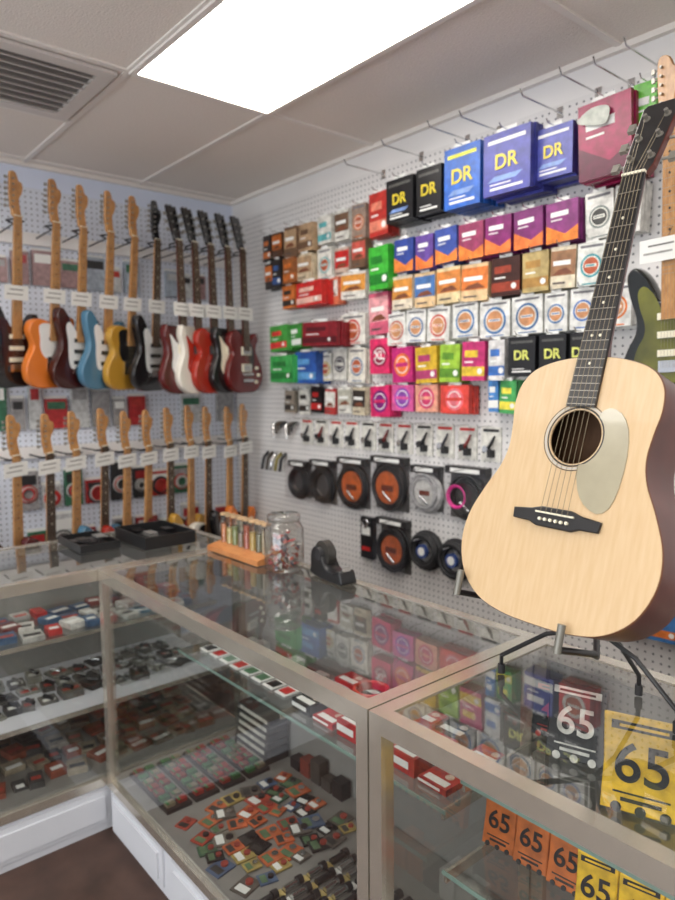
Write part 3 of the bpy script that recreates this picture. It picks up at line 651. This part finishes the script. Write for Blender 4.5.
# ---------------------------------------------------------------- contents: middle case
dz=ZB+.0125
b=MB()
for t in range(4):
    bx0=1.47; by=-1.40+t*.105
    b.box((bx0,by,dz),(bx0+.30,by+.09,dz+.012),bk)
    for i in range(7):
        for j in range(2):
            x=bx0+.012+i*.041; y=by+.008+j*.042
            b.box((x,y,dz+.012),(x+.026,y+.030,dz+.024),[K(130,44,36),K(50,100,60),K(130,120,100),K(150,40,34)][(i+j+t)%4]); b.box((x,y,dz+.024),(x+.026,y+.008,dz+.025),K(60,120,70))
b.obj("effect_knob_tray")
b=MB()
for i in range(8):
    for j in range(7):
        if R()<.08: continue
        x=1.84+i*.054+U(-.012,.012);y=-1.385+j*.064+U(-.012,.012); a=U(-.4,.4); s=U(.020,.032); z=dz+.0009*((i*3+j)%7)
        T=Matrix.Translation((x,y,z))@Matrix.Rotation(a,4,"Z"); c=random.choice([K(190,96,56),K(60,96,76),K(170,66,50),K(76,96,130),K(170,150,90),bk,K(190,100,60),K(90,84,80),bk,K(120,116,110)])
        b.box((-s,-s*1.2,0),(s,s*1.2,.004),c,T); b.box((-s*.7,-s*.9,.004),(s*.7,-s*.1,.005),random.choice([paper,K(60,60,60),K(90,120,90)]),T); b.cyl((0,s*.5,.004),(0,s*.5,.010),s*.4,random.choice([K(150,60,50),bk,chrome]),n=12,M=T)
b.obj("accessory_packets")
b=MB()
for i in range(13):
    for j in range(4):
        x=2.30+i*.037;y=-1.40+j*.085
        b.cyl((x,y,dz+.010),(x,y+.045,dz+.010),.010,chrome if (i+j)%3 else bk,n=8); b.cyl((x,y+.045,dz+.013),(x,y+.062,dz+.013),.013,bk,n=8)
        b.box((x-.013,y-.018,dz),(x+.013,y-.002,dz+.006),paper if (i*j)%2 else K(190,170,110))
b.obj("plug_connector_rows")
b=MB()
for i in range(6): b.box((1.52,-.99+.004*i,dz+.028*i),(1.74,-.89,dz+.028*i+.024),K(40,40,42)); b.box((1.54,-.992+.004*i,dz+.028*i+.005),(1.72,-.99+.004*i,dz+.028*i+.018),K(190,190,185))
for i in range(5): b.box((1.80+.06*i,-.925,dz),(1.85+.06*i,-.885,dz+.04+.02*(i%3)),random.choice([bk,K(60,56,54),K(120,50,40)]))
b.obj("harmonica_box_stack")
b=MB()
for i in range(6):
    for j in range(3):
        x=2.12+i*.105+U(-.01,.01); y=-1.14+j*.085; z=.622
        h=.016*random.choice([1,2,3])
        b.box((x,y,z),(x+.09,y+.07,z+h),K(170,40,44) if (i+j)%3 else bk); b.box((x+.01,y+.008,z+h),(x+.08,y+.03,z+h+.001),paper); b.box((x+.0,y-.001,z+h*.3),(x+.07,y,z+h*.7),paper); b.disc((x+.06,y+.05,z+h),.012,K(210,190,180),"z",.001,12)
for k in range(4): b.ring((2.32,-1.0,.69+.006*k),.05,.006,K(190,50,44),"z",24,6)
b.obj("boxed_string_sets")
b=MB()
for i in range(8):
    x=1.5+i*.07; b.box((x,-1.12,.622),(x+.055,-1.04,.627),paper); b.box((x+.006,-1.11,.627),(x+.049,-1.07,.628),random.choice([rd,bk,K(80,120,90)])); b.box((x,-1.0,.622),(x+.05,-.93,.632+.01*(i%3)),random.choice([bk,K(90,60,50),K(180,180,178)]))
b.obj("slide_and_pick_cards")

E=bpy.data.objects.new("guitar_pick_pouch_display",None); bpy.context.collection.objects.link(E)
b=MB()
def pouch(x,y,z,w,h,c,tc,tx,rz=0,sz=.5):
    T=Matrix.Translation((x,y,z))@Matrix.Rotation(rz,4,"Z")@Matrix.Rotation(math.radians(-10),4,"X")
    b.prism([(-w/2,0),(w/2,0),(w/2*.96,h*.5),(w/2,h),(-w/2,h),(-w/2*.96,h*.5)],-.010,.010,c,.004,M=T@Matrix.Rotation(math.pi/2,4,"X"),sm=False)
    b.bx((0,-.0105,h*.9),(w*.8,.001,h*.09),tc,T); b.bx((0,-.0112,h*.9),(w*.6,.001,h*.03),c,T)
    b.bx((0,-.0105,h*.13),(w*.5,.001,h*.04),tc,T); b.bx((0,-.0105,h*.20),(w*.7,.001,h*.02),tc,T)
    for k in(-1,0,1): b.cyl((w*.3*k,-.0105,h*.04),(w*.3*k,-.0125,h*.04),w*.07,tc,n=10,M=T)
    o=text(tx,h*sz,(0,0,0),(0,0,0),tc,E,"pouch_number",h*sz*.012)
    o.matrix_world=T@Matrix.Translation((0,-.0125,h*.50))@Matrix.Rotation(math.pi/2,4,"X")
yl=K(226,184,44)
pouch(3.16,-1.06,.757,.15,.185,yl,bk,"65",.35,.58)
pouch(2.97,-.98,.757,.13,.17,K(44,42,44),K(225,225,225),"65",.3,.52)
pouch(2.88,-.93,.757,.10,.13,bk,K(170,60,50),"46",.2,.4)
for i in range(3): pouch(2.885+i*.082,-1.14,.577,.08,.12,K(186,100,44),bk,"65",.1,.46)
for i in range(4): pouch(3.13+i*.085,-1.17,.577,.08,.12,yl,bk,"65",.2,.5)
for i in range(4): pouch(3.34+i*.12,-1.02,.757,.10,.15,random.choice([bk,K(190,60,50),K(60,110,180)]),paper,"73",.2,.4)
b.obj("pouches",E)
b=MB()
for i in range(8):
    x=2.87+i*.055; y=-1.30+.03*(i%2)
    b.lathe((x,y,dz),[(0,0),(.021,0),(.022,.005),(.022,.125),(.016,.14),(.009,.145),(.009,.155)],mat("bottle_white",srgb(215,216,216),.3),14); b.lathe((x,y,dz),[(.011,.154),(.011,.17),(.004,.205),(0,.206)],K(225,225,225),12)
b.obj("polish_bottles")
b=MB()
for i in range(10):
    x=2.88+i*.06; b.box((x,-1.0,dz),(x+.05,-.92,dz+.04+.02*(i%3)),random.choice([K(186,100,44),bk,paper,rd]))
b.obj("small_boxes")
b=MB()
for zs,n_ in((.701,3),(.441,3),(dz,4)):
    for j in range(n_):
        y=-2.5
        while y<-1.0:
            w=U(.04,.08); x=.90+j*.115+U(-.014,.014); h=U(.006,.026)
            cset={.701:[K(180,56,56),K(70,96,130),K(210,210,210),K(170,170,170),K(160,70,60),K(120,60,60)],.441:[K(50,50,52),K(90,88,86),K(130,130,125),K(60,56,52)]}.get(zs,[K(140,76,60),K(70,70,72),K(150,140,124),K(110,90,76)])
            T=Matrix.Translation((x,y,zs))@Matrix.Rotation(U(-.3,.3),4,"Z")
            b.box((0,0,0),(U(.06,.09),w,h),random.choice(cset),T); b.box((.035,.008,h),(.058,w-.008,h+.001),random.choice([paper,bk,K(170,70,60)]),T)
            if zs==.441: b.cyl((.02,.02,h+.008),(.06,.04,h+.008),.008,random.choice([bk,chrome]),n=8,M=T)
            y+=w+.014
b.obj("merchandise_rows")

# ---------------------------------------------------------------- camera
cam=bpy.data.cameras.new("camera"); co=bpy.data.objects.new("camera",cam); bpy.context.collection.objects.link(co)
yaw,pit,rol=math.radians(49.8),math.radians(5.22),math.radians(.58)
fw=Vector((-math.sin(yaw)*math.cos(pit),math.cos(yaw)*math.cos(pit),-math.sin(pit)))
r=Vector((math.cos(yaw),math.sin(yaw),0)); dn=fw.cross(r)
c_,s_=math.cos(rol),math.sin(rol)
r2=r*c_+dn*s_; d2=dn*c_-r*s_
Mx=Matrix((r2,-d2,-fw)).transposed().to_4x4(); Mx.translation=Vector((3.752,-2.332,1.6)); co.matrix_world=Mx
cam.sensor_fit="VERTICAL"; cam.sensor_height=24; cam.lens=24*683/900
cam.clip_start=.02
cam.dof.use_dof=True; cam.dof.focus_distance=1.4; cam.dof.aperture_fstop=2.0
bpy.context.scene.camera=co
w=bpy.data.worlds.new("world"); bpy.context.scene.world=w; w.use_nodes=True
w.node_tree.nodes["Background"].inputs[0].default_value=(.6,.65,.7,1); w.node_tree.nodes["Background"].inputs[1].default_value=.6
bpy.context.scene.view_settings.view_transform="Standard"
bpy.context.scene.view_settings.exposure=-.15
